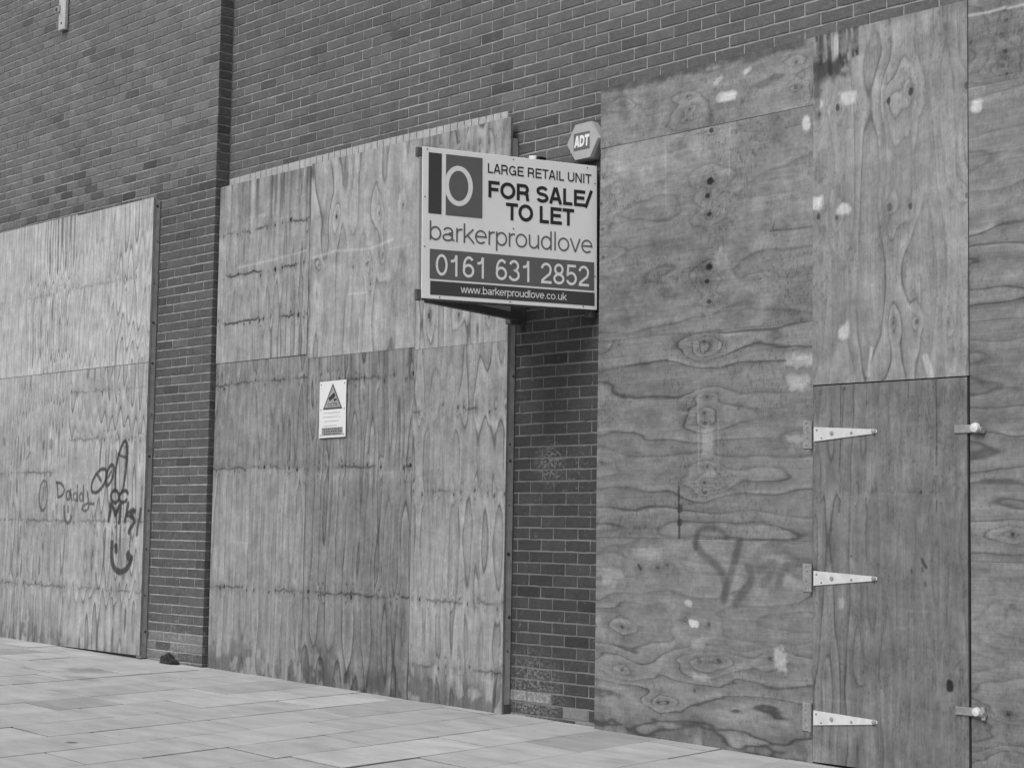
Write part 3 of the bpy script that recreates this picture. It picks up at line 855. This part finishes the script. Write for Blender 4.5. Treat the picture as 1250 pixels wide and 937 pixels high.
    for zt in (1.740, .316):
        k = MB(); up = zt > 1
        k.box(3.425, 3.53, ym - .010, ym - .0015, zt - .021, zt + .021, .003)
        s = k; s.tube([(3.53, ym - .008, zt), (3.56, ym - .012, zt)], .012)
        s.cur = 1; s.disc(3.556, zt + .004, .027 if up else .024, ym - .030, ym - .012, 16, .004)
        s.cur = 0
        s.tube([(3.555, y - .004, zt - .005), (3.60, y - .02, zt - .01)], .016)
        if not up: s.tube([(3.585, y - .012, zt + .03), (3.592, y - .016, zt - .035)], .012)
        k.build('door_bolt', [M_STEEL_D, M_STEEL], do)
    # --- right column
    R1 = lambda X, Y: P(960 + X / 4.3103, Y / 4.3103)
    kn = [(*R1(1145, 52), .016, .5), (*R1(1155, 105), .013, .5), (*R1(1130, 190), .019, .5), (*R1(1148, 273), .015, .6), (*R1(1135, 345), .018, .45), (*R1(1160, 388), .010, .6), (*R1(970, 220), .012, .4)]
    a = Sheet(xb, xc, 3.5085, 3.974, y, res, False).base(seed=701, base=0.195, fig=0.26, K=1, knots=kn, mott=0.22, period=0.4, amp=0.5, drift=1.5, wild=1.2, fade=0.25, ribs=0.06)
    a.stroke([R1(960, 82), R1(1060, 65), R1(1150, 40)], .014, .6, .52, .006).stroke([R1(1165, 45), R1(1250, 25)], .014, .5, .5, .006)
    a.build(h, seed=27)
    b = Sheet(xb, xc, 2.2885, 3.507, y, res, False).base(seed=713, base=0.19, fig=0.55, K=1, rows=[], knots=[(3.95, 3.1, .02, .4)], mott=0.16, period=0.2, amp=0.8, drift=1.5, wild=0.9, fade=0.15, ribs=0.08)
    b.blot(*R1(1000, 553), .03, .036, .9, .49, 2, .4, 1.0).streaks(.1, .28, 9, 81, .012).build(h, seed=28)
    c = Sheet(xb, xc, 1.0695, 2.287, y, res, False).base(seed=727, base=0.18, fig=0.4, K=1, knots=[(*P(1236, 652), .013, .75), (4.2, 1.5, .02, .4)], mott=0.2, period=0.3, amp=0.8, drift=1.5, wild=1.0, fade=0.2, ribs=0.06)
    c.streaks(.08, .24, 12, 83, .014).stroke([P(1184, 695), P(1196, 694)], .008, .7, .04, .004).build(h, seed=29)
    e = Sheet(xb, xc, zg(xc) - .02, 1.068, y, res, False).base(seed=733, base=0.165, fig=0.36, K=1, knots=[(*P(1236, 740), .02, .3), (*P(1230, 920), .02, .3), (*P(1231, 872), .012, .6)], mott=0.22, period=0.35, amp=0.8, drift=1.5, wild=1.3, fade=0.16, ribs=0.05)
    e.streaks(.05, .15, 6, 85).build(h, seed=30)
    # concealed frame
    for x0, x1 in ((XL, XL + .05), (2.44, 2.5), (3.52, 3.57), (4.70, 4.75)):
        f = MB(); f.box(x0, x1, -.0395, -.003, zg(x0), 3.95, .002); f.build('frame_stud', M_STUD, h)
    s = MB(); s.box(XL, xc, -.0395, -.003, 3.952, 3.9705, .002); s.build('top_batten', M_STUD, h)


# ------------------------------------------------------------------ lettering: stroke built grotesque alphabet
def arc(cx, cy, rx, ry, a0, a1, n=22):
    return [(cx + rx * math.cos(math.radians(a0 + (a1 - a0) * i / n)), cy + ry * math.sin(math.radians(a0 + (a1 - a0) * i / n))) for i in range(n + 1)]


def glyph(ch, w):
    h = w / 2; X = .73; t = 1 - h; xm = X - h
    def O(x0, x1, y0, y1): return arc((x0 + x1) / 2, (y0 + y1) / 2, (x1 - x0) / 2 - h, (y1 - y0) / 2 - h, 90, 450, 40)
    if ch == 'L': return [[(.08 + h, 1), (.08 + h, h), (.72, h)]], .77
    if ch == 'A': return [[(.02 + h, 0), (.465 - h * .3, 1)], [(.91 - h, 0), (.465 + h * .3, 1)], [(.2, .31), (.73, .31)]], .93
    if ch == 'R': return [[(.08 + h, 0), (.08 + h, 1)], [(.08 + h, t), (.56, t)] + arc(.58, (t + .46) / 2, .31 - h, (t - .46) / 2, 90, -90, 14) + [(.08 + h, .46)], [(.56, .46), (.68, .43), (.77, .35), (.81 - h * .3, .2), (.90 - h * .8, 0)]], 1.0
    if ch == 'G': return [arc(.53, .5, .47 - h, .5 - h, 38, 330, 30)[:-2] + [(.98 - h, .20), (.98 - h, .46), (.56, .46)], [(.98 - h, 0), (.98 - h, .3)]], 1.08
    if ch == 'E': return [[(.86, t), (.08 + h, t), (.08 + h, h), (.88, h)], [(.08 + h, .52), (.80, .52)]], .93
    if ch == 'F': return [[(.82, t), (.08 + h, t), (.08 + h, 0)], [(.08 + h, .50), (.74, .50)]], .85
    if ch == 'T': return [[(.02, t), (.83, t)], [(.425, t), (.425, 0)]], .85
    if ch == 'I': return [[(.195, 0), (.195, 1)]], .39
    if ch == 'U': return [[(.08 + h, 1), (.08 + h, .34)] + arc(.5, .34, .42 - h, .34 - h, 180, 360, 18) + [(.92 - h, 1)]], 1.0
    if ch == 'N': return [[(.08 + h, 0), (.08 + h, 1)], [(.92 - h, 0), (.92 - h, 1)], [(.10 + h, .97), (.90 - h, .03)]], 1.0
    if ch == 'O': return [O(.04, 1.04, 0, 1)], 1.08
    if ch == 'C': return [arc(.52, .5, .46 - h, .5 - h, 38, 322, 30)], 1.0
    if ch == 'D': return [[(.08 + h, h), (.08 + h, t), (.42, t)] + arc(.44, .5, .50 - h, .5 - h, 90, -90, 20) + [(.08 + h, h)]], 1.0
    if ch == 'V': return [[(.02 + h, 1), (.465 - h * .3, 0)], [(.91 - h, 1), (.465 + h * .3, 0)]], .93
    if ch == 'S':
        r = (1 - w) / 4
        return [arc(.465, .5 + r, .40 - h, r, 22, 250, 22)[:-1] + arc(.465, .5 - r, .42 - h, r, 70, -160, 22)], .93
    if ch == '/': return [[(-.02, -.04), (.40, 1.04)]], .42
    if ch == '0': return [O(.05, .73, 0, 1)], .775
    if ch == '1': return [[(.46, 0), (.46, 1)], [(.14, .70), (.30, .72), (.40, .80), (.46 - h * .2, .98)]], .775
    if ch == '2': return [arc(.39, .68, .33 - h, .32 - h, 172, -20, 18) + [(.60, .47), (.36, .30), (.16, .15), (.08 + h, h), (.72, h)]], .775
    if ch == '3':
        r = (1 - w) / 4
        return [arc(.38, .5 + r, .30 - h, r, 165, -75, 16) + arc(.38, .5 - r, .34 - h, r + .01, 75, -165, 18)], .775
    if ch == '5': return [[(.68, t), (.20, t), (.12 + h * .6, .50)] + arc(.39, .33, .34 - h, .33 - h, 140, -160, 22)], .775
    if ch == '6': return [O(.06, .73, 0, .64), arc(.42, .5, .35 - h, .5 - h, 45, 185, 20) + [(.06 + h, .32)]], .775
    if ch == '8': return [O(.10, .68, .50 - h * .9, 1), O(.05, .73, 0, .54)], .775
    if ch == 'o': return [O(.05, .73, 0, X)], .775
    if ch == 'b': return [[(.08 + h, 0), (.08 + h, 1)], O(.08, .73, 0, X)], .775
    if ch == 'd': return [[(.70 - h, 0), (.70 - h, 1)], O(.05, .70, 0, X)], .775
    if ch == 'p': return [[(.08 + h, -.28), (.08 + h, X)], O(.08, .73, 0, X)], .775
    if ch == 'a': return [arc(.37, X - .22, .28 - h, .22 - h, 165, 0, 14) + [(.65 - h, .12), (.72, h * .9)], arc(.35, .20, .30 - h, .20 - h, 35, 325, 22) + [(.65 - h, .22)], [(.40, .40), (.65 - h, .45)]], .775
    if ch == 'r': return [[(.08 + h, 0), (.08 + h, X)], [(.08 + h, .40), (.16, .58), (.28, .66), (.44, .67)]], .46
    if ch == 'k': return [[(.07 + h, 0), (.07 + h, 1)], [(.63, X), (.07 + h, .24)], [(.27, .42), (.67, 0)]], .70
    if ch == 'e': return [[(.05 + h, .38), (.72 - h, .38)] + arc(.39, X / 2, .34 - h, X / 2 - h, 2, 315, 28)], .775
    if ch == 'u': return [[(.08 + h, X), (.08 + h, .27)] + arc(.37, .27, .29 - h, .27 - h, 180, 300, 12) + [(.69 - h, .25)], [(.69 - h, 0), (.69 - h, X)]], .775
    if ch == 'l': return [[(.155, 0), (.155, 1)]], .31
    if ch == 'v': return [[(.02 + h, X), (.35, 0 + h * .3)], [(.68 - h, X), (.35, 0 + h * .3)]], .70
    if ch == 'w': return [[(.01 + h, X), (.27, 0)], [(.27, 0), (.50, X)], [(.50, X), (.73, 0)], [(.73, 0), (.99 - h, X)]], 1.0
    if ch == 'c': return [arc(.37, X / 2, .32 - h, X / 2 - h, 42, 318, 26)], .70
    if ch == '.': return [[(.195, 0), (.195, w * 1.05)]], .39
    return [], .39


def ribbon(P, w):
    P = [np.array(p, float) for p in P]; Q = [P[0]]
    for p in P[1:]:
        if np.hypot(*(p - Q[-1])) > 1e-4: Q.append(p)
    P = Q; n = len(P)
    closed = n > 8 and np.hypot(*(P[0] - P[-1])) < 1e-3
    L = []; R = []
    for i in range(n):
        a = P[i] - P[i - 1] if i else (P[0] - P[-2] if closed else P[1] - P[0])
        b = P[i + 1] - P[i] if i < n - 1 else (P[1] - P[0] if closed else P[-1] - P[-2])
        a = a / np.hypot(*a); b = b / np.hypot(*b)
        na = np.array([-a[1], a[0]]); nb = np.array([-b[1], b[0]])
        m = na + nb; m = m / max(np.hypot(*m), .3); k = 1 / max(.45, float(m @ na))
        L.append(P[i] + m * w / 2 * k); R.append(P[i] - m * w / 2 * k)
    return L, R


def text(name, s, box, wt, y, M, mat, parent, track=0.0, skew=0.0):
    """lettering in a box (x0, x1, baseline, cap height) on the local plane Y = y, transformed by M"""
    x0, x1, zb, ch = box
    total = sum(glyph(c, wt)[1] + track for c in s) - track
    sx = (x1 - x0) / total
    me = bpy.data.meshes.new(name); vs = []; fs = []
    x = 0
    for c in s:
        st, adv = glyph(c, wt)
        for k, P in enumerate(st):
            L, R = ribbon(P, wt)
            b = len(vs); yy = y - .00025 * k
            for p, q in zip(L, R):
                for g in (p, q):
                    vs.append(tuple(M @ Vector((x0 + (x + g[0] + skew * g[1]) * sx, yy, zb + g[1] * ch))))
            for i in range(len(L) - 1): fs.append((b + 2 * i, b + 2 * i + 1, b + 2 * i + 3, b + 2 * i + 2))
        x += adv + track
    me.from_pydata(vs, [], fs); me.update()
    return link(name, me, mat, parent)


# ------------------------------------------------------------------ letting board
def sale_sign():
    A = Vector((.480, -1.215, 2.567)); B = Vector((.770, -.030, 2.567))
    sg = empty('letting_board', (.4, 0, 2.5), 'white property board reading FOR SALE TO LET projecting from the wall above narrow brick pier', 'sign')
    e = (B - A).normalized(); ang = math.atan2(e.y, e.x)
    M = Matrix.Translation(A) @ Matrix.Rotation(ang, 4, 'Z') @ Matrix.Rotation(math.radians(-.75), 4, 'Y')
    W, H = 1.222, .915
    p = MB(); p.box(0, W, 0, .012, -.008, H - .008, .002, M); fp = p.build('front_panel', M_FACE, sg)
    Y = -.0012
    def flat(name, x0, x1, z0, z1, mat, y=Y, par=fp):
        m = MB(); m.add([M @ Vector((a, y, b)) for a, b in ((x0, z0), (x1, z0), (x1, z1), (x0, z1))], [(0, 1, 2, 3)]); return m.build(name, mat, par)
    dz = -.008
    flat('logo_block', .040, .128, .514 + dz, .884 + dz, M_INKD)
    flat('logo_block', .156, .405, .512 + dz, .884 + dz, M_INKG)
    ring = MB(); L, R = ribbon(arc(.2425, .697 + dz, .081, .108, 90, 450, 56), .030)
    vs = [];
    for a, b in zip(L, R): vs += [M @ Vector((a[0], Y - .0008, a[1])), M @ Vector((b[0], Y - .0008, b[1]))]
    ring.add(vs, [(2 * i, 2 * i + 1, 2 * i + 3, 2 * i + 2) for i in range(len(L) - 1)]); ring.build('logo_ring', M_INKW, fp)
    flat('phone_band', .052, 1.200, .120 + dz, .300 + dz, M_INKG)
    flat('web_band', .056, 1.203, .024 + dz, .108 + dz, M_INKD)
    text('lettering', 'LARGE RETAIL UNIT', (.437, 1.180, .797 + dz, .060), .155, Y - .0006, M, M_INK, fp, -.01)
    text('lettering', 'FOR SALE/', (.437, 1.182, .646 + dz, .104), .20, Y - .0006, M, M_INK, fp, -.03)
    text('lettering', 'TO LET', (.566, 1.055, .518 + dz, .107), .20, Y - .0006, M, M_INK, fp, -.03)
    text('lettering', 'barkerproudlove', (.040, 1.192, .354 + dz, .118), .088, Y - .0006, M, M_INKG, fp, -.03)
    for word, x0, x1 in (('0161', .086, .4465), ('631', .4918, .7622), ('2852', .8075, 1.168)):
        text('lettering', word, (x0, x1, .143 + dz, .130), .125, Y - .0012, M, M_INKW, fp, 0)
    text('lettering', 'www.barkerproudlove.co.uk', (.260, 1.000, .047 + dz, .046), .115, Y - .0012, M, M_INKW, fp, -.05)
    for x, z in ((.03, .89), (.62, .885), (1.15, .885), (.12, .0), (.6, .002), (1.12, .004), (.018, .6), (.018, .3), (.62, .455), (1.205, .79), (1.205, .2)):
        s = MB(); s.disc(x, z + .004, .0045, -.003, 0, 8, .001, M); s.build('screw', M_NAIL, fp)
    # edge trim at the apex and the two timber rails behind
    Ab = A; C0 = Vector((.03, -.030, 2.567)); Ap = A + Vector((-.042, .006, 0))
    e2 = (C0 - Ap).normalized(); M2 = Matrix.Translation(Ap) @ Matrix.Rotation(math.atan2(e2.y, e2.x), 4, 'Z') @ Matrix.Rotation(math.radians(-.75), 4, 'Y')
    W2 = (C0 - Ap).length
    p = MB(); p.box(0, W2, -.012, 0, -.008, H - .008, .002, M2); p.build('back_panel', M_FACE, sg)
    # back panel's front faces away from the camera; its inner side carries rails
    for z0, z1 in ((-.028, .02), (H - .075, H - .02)):
        p = MB(); p.box(.05, W2 - .01, -.055, -.0125, z0, z1, .003, M2); p.build('timber_rail', M_RAIL, sg)
        p = MB(); p.box(.02, W - .01, .0125, .05, z0 + .012, z1, .003, M); p.build('timber_rail', M_RAIL, sg)
    p = MB(); p.box(-.022, -.003, .004, .024, .0, H - .03, .002, M); p.build('apex_post', M_FRAME, sg)
    for z0, z1 in ((H - .07, H - .012), (-.022, .045)):
        p = MB(); p.box(-.034, -.002, .001, .032, z0, z1, .004, M); p.build('apex_bracket', M_RAIL, sg)
    p = MB(); p.box(.03, .085, -.14, -.008, 2.53, 3.47, .003); p.build('wall_batten', M_RAIL, sg)
    p = MB(); p.box(.69, .745, -.06, -.008, 2.53, 3.47, .003); p.build('wall_batten', M_RAIL, sg)


# ------------------------------------------------------------------ small things on the wall
def cctv_sign():
    sg = empty('cctv_sign', (-1.91, -.083, 2.05), 'small white camera warning sign with a grey triangle, screwed to the middle plywood hoarding', 'sign')
    M = Matrix.Translation((-2.077, -.092, 1.842)) @ Matrix.Rotation(math.radians(-.5), 4, 'Y')
    W, H = .328, .418
    p = MB(); p.box(0, W, 0, .003, 0, H, .0008, M); fp = p.build('sign_panel', M_CCTV, sg)
    s9 = lambda zx, zy: ((zx - 197 + (zy - 150) * .026) / 292 * W, (793 - zy + (zx - 200) * -.03) / 645 * H)
    def poly(name, ps, mat, y, par=fp):
        m = MB(); m.add([M @ Vector((a, y, b)) for a, b in ps], [tuple(range(len(ps)))]); return m.build(name, mat, par)
    poly('warning_triangle', [(.045, .208), (.285, .208), (.165, .402)], M_INKD, -.0006)
    tri = poly('triangle_fill', [(.066, .221), (.264, .221), (.165, .380)], M_CCTVG, -.0012)
    cm = MB()
    R = M @ Matrix.Translation((.158, -.0018, .300)) @ Matrix.Rotation(math.radians(-28), 4, 'Y')
    cm.add([R @ Vector((a, 0, b)) for a, b in ((-.042, -.014), (.036, -.016), (.042, .0), (.036, .016), (-.042, .014))], [(0, 1, 2, 3, 4)])
    cm.add([R @ Vector((a, -.0004, b)) for a, b in ((.008, -.020), (.018, -.020), (.030, -.048), (.012, -.044))], [(0, 1, 2, 3)])
    cm.add([R @ Vector((a, -.0006, b)) for a, b in ((.010, -.046), (.044, -.050), (.042, -.036), (.012, -.034))], [(0, 1, 2, 3)])
    cm.build('camera_symbol', M_INK, fp)
    text('lettering', 'CCTV', (.104, .226, .228, .028), .19, -.0018, M, M_INKD, fp)
    wl = MB()
    for i, (z, a, b) in enumerate(((.180, .058, .262), (.150, .05, .235), (.146, .245, .27), (.118, .07, .25), (.085, .06, .22))):
        wl.add([M @ Vector((x, -.0006, q)) for x, q in ((a, z), (b, z + .001), (b, z + .005), (a, z + .004))], [(0, 1, 2, 3)])
    wl.build('small_print', M_CCTVG, fp)
    poly('footer_block', [(.035, .016), (.295, .016), (.295, .074), (.035, .074)], M_CCTVG, -.0006)
    g = random.Random(4); lt = MB()
    for z in (.058, .040, .022):
        x = .045 + g.uniform(0, .02)
        while x < .275:
            w = g.uniform(.008, .028); w = min(w, .285 - x)
            lt.add([M @ Vector((a, -.0012, b)) for a, b in ((x, z), (x + w, z), (x + w, z + .010), (x, z + .010))], [(0, 1, 2, 3)])
            x += w + g.uniform(.005, .010)
    lt.build('footer_print', M_INKD, fp)
    for x, z in ((.02, .395), (.308, .395), (.308, .02), (.02, .02), (.02, .208), (.308, .208)):
        s = MB(); s.disc(x, z, .006, -.003, 0, 10, .001, M); s.build('screw', M_STEEL_D, fp)


def alarm_box():
    ab = empty('alarm_box', (.672, 0, 3.66), 'pale hexagonal burglar alarm box on the brickwork just above the letting board', 'alarm box')
    hexa = [(.526, 3.655), (.607, 3.538), (.748, 3.540), (.822, 3.660), (.738, 3.781), (.606, 3.778)]
    cx, cz = .672, 3.659
    p = MB(); n = 6; yb, ym, yf = -.006, -.062, -.082
    grow = lambda k, y: [(cx + (a - cx) * k, y, cz + (b - cz) * k) for a, b in hexa]
    vs = grow(.99, yb) + grow(1.0, ym) + grow(.95, yf)
    fs = [(12, 13, 14, 15, 16, 17)] + [(i + r * 6, (i + 1) % 6 + r * 6, (i + 1) % 6 + r * 6 + 6, i + r * 6 + 6)[::-1] for r in (0, 1) for i in range(6)]
    p.add(vs, fs); bo = p.build('box_cover', M_BOXF, ab)
    M = Matrix.Translation((.596, yf - .001, 3.603)) 
    q = MB(); q.add([M @ Vector(v) for v in ((0, 0, .0), (.146, 0, .0), (.146, 0, .112), (0, 0, .112))], [(0, 1, 2, 3)]); pl = q.build('logo_panel', M_INKG, ab)
    text('lettering', 'ADT', (.004, .140, .020, .074), .26, -.0008, M, M_INKW, ab, -.08, .10)
    s = MB(); s.box(.56, .80, -.006, -.003, 3.50, 3.80, .0008); s.build('back_plate', M_INKD, ab)
    s = MB(); s.tube([(.80, -.03, 3.54), (.80, -.03, 3.44), (.80, -.012, 3.40)], .010); s.build('cable', M_BLACK, ab)


def floodlight():
    x, z = .235, 3.615
    f = empty('floodlight', (x, 0, z), 'little pale floodlight peeping over the top edge of the letting board', 'lamp')
    m = MB(); R = Matrix.Translation((x, -.05, z)) @ Matrix.Rotation(math.radians(8), 4, 'Y')
    m.box(-.05, .02, -.05, .03, -.045, .012, .008, R); m.build('lamp_body', M_CCTV, f)
    m = MB(); m.box(.021, .05, -.045, .028, -.045, .008, .006, R); m.build('lamp_cap', M_BLACK, f)
    m = MB(); m.box(x - .02, x + .02, -.045, -.006, z - .16, z - .046, .003); m.build('bracket', M_STEEL_D, f)


def wall_bracket():
    f = empty('cable_trunking', (-6.19, LB, 5.9), 'short pale metal trunking strip ending high on the brick bay at the upper left', 'trunking')
    m = MB(); m.box(-6.235, -6.115, LB - .045, LB - .006, 5.735, 7.4, .006); t = m.build('strip', plain('weathered_zinc_strip', .42, .6, .1, .2, 12), f)
    m = MB(); m.box(-6.29, -6.20, LB - .062, LB - .0455, 5.905, 5.975, .005); m.build('clip', M_STEEL_D, f)
    m = MB(); m.disc(-6.245, 5.94, .018, LB - .068, LB - .062, 12, .002); m.build('screw', M_NAIL, f); m = MB(); m.disc(-6.175, 5.80, .012, LB - .049, LB - .045, 10, .002); m.build('screw', M_NAIL, f)


def litter():
    g = np.random.default_rng(2)
    f = []
    import bmesh
    bm = bmesh.new()
    bmesh.ops.create_icosphere(bm, subdivisions=4, radius=1)
    for v in bm.verts:
        p = np.array(v.co)
        k = 1 + .55 * float(fbm(np.array([p[0] * 1.8 + 4]), np.array([p[1] * 1.8 + p[2] * 2.3]), 7, 3)[0]) + .45 * float(fbm(np.array([p[2] * 5 + p[1] * 3]), np.array([p[0] * 6]), 9, 3)[0])
        hump = .55 if p[0] > .1 else 1.0
        v.co = Vector((p[0] * .120 * k, p[1] * .05 * k, max(-.02, p[2]) * .080 * k * hump))
    me = bpy.data.meshes.new('crumpled_bag'); bm.to_mesh(me); bm.free()
    o = link('crumpled_bag', me, M_BLACK); o.location = (-3.92, LB - .055, zg(-3.9) + .004)
    tag(o, 'crumpled black plastic scrap lying on the paving against the brick pier', 'litter')


# ------------------------------------------------------------------ camera, light, render
def setup():
    cam = bpy.data.cameras.new('camera'); co = bpy.data.objects.new('camera', cam); COL.objects.link(co)
    cam.sensor_width = 36; cam.lens = F; cam.clip_end = 1000; cam.clip_start = .05
    m = Matrix(((AR[0], AU[0], -AF[0], CAM[0]), (AR[1], AU[1], -AF[1], CAM[1]), (AR[2], AU[2], -AF[2], CAM[2]), (0, 0, 0, 1)))
    co.matrix_world = m
    SC.camera = co
    d = Vector((.12, -.72, .90)).normalized()      # towards the sun behind the cloud
    el = math.asin(d.z); az = math.atan2(d.x, d.y)
    w = bpy.data.worlds.new('World'); SC.world = w; w.use_nodes = True
    nt = w.node_tree; bg = nt.nodes['Background']
    sky = nt.nodes.new('ShaderNodeTexSky'); sky.sky_type = 'NISHITA'; sky.sun_disc = False
    sky.sun_elevation = el; sky.sun_rotation = az; sky.air_density = 1.0; sky.dust_density = 4.0
    bw = nt.nodes.new('ShaderNodeRGBToBW'); nt.links.new(sky.outputs[0], bw.inputs[0]); nt.links.new(bw.outputs[0], bg.inputs['Color'])
    bg.inputs['Strength'].default_value = .085
    sun = bpy.data.lights.new('sun', 'SUN'); sun.energy = 1.15; sun.angle = math.radians(30); sun.color = (1, 1, 1)
    so = bpy.data.objects.new('sun', sun); COL.objects.link(so); so.location = (-5, -8, 12)
    so.rotation_euler = (-d).to_track_quat('-Z', 'Y').to_euler()
    vs = SC.view_settings; vs.view_transform = 'Standard'; vs.look = 'None'; vs.gamma = 1; vs.exposure = EXPO
    SC.render.engine = 'CYCLES'
    SC.render.resolution_x = 1024; SC.render.resolution_y = 767


EXPO = .84
ground(); paving(); brickwork()
hoarding_left(); hoarding_middle(); hoarding_right()
sale_sign(); cctv_sign(); alarm_box(); floodlight(); wall_bracket(); litter()
setup()
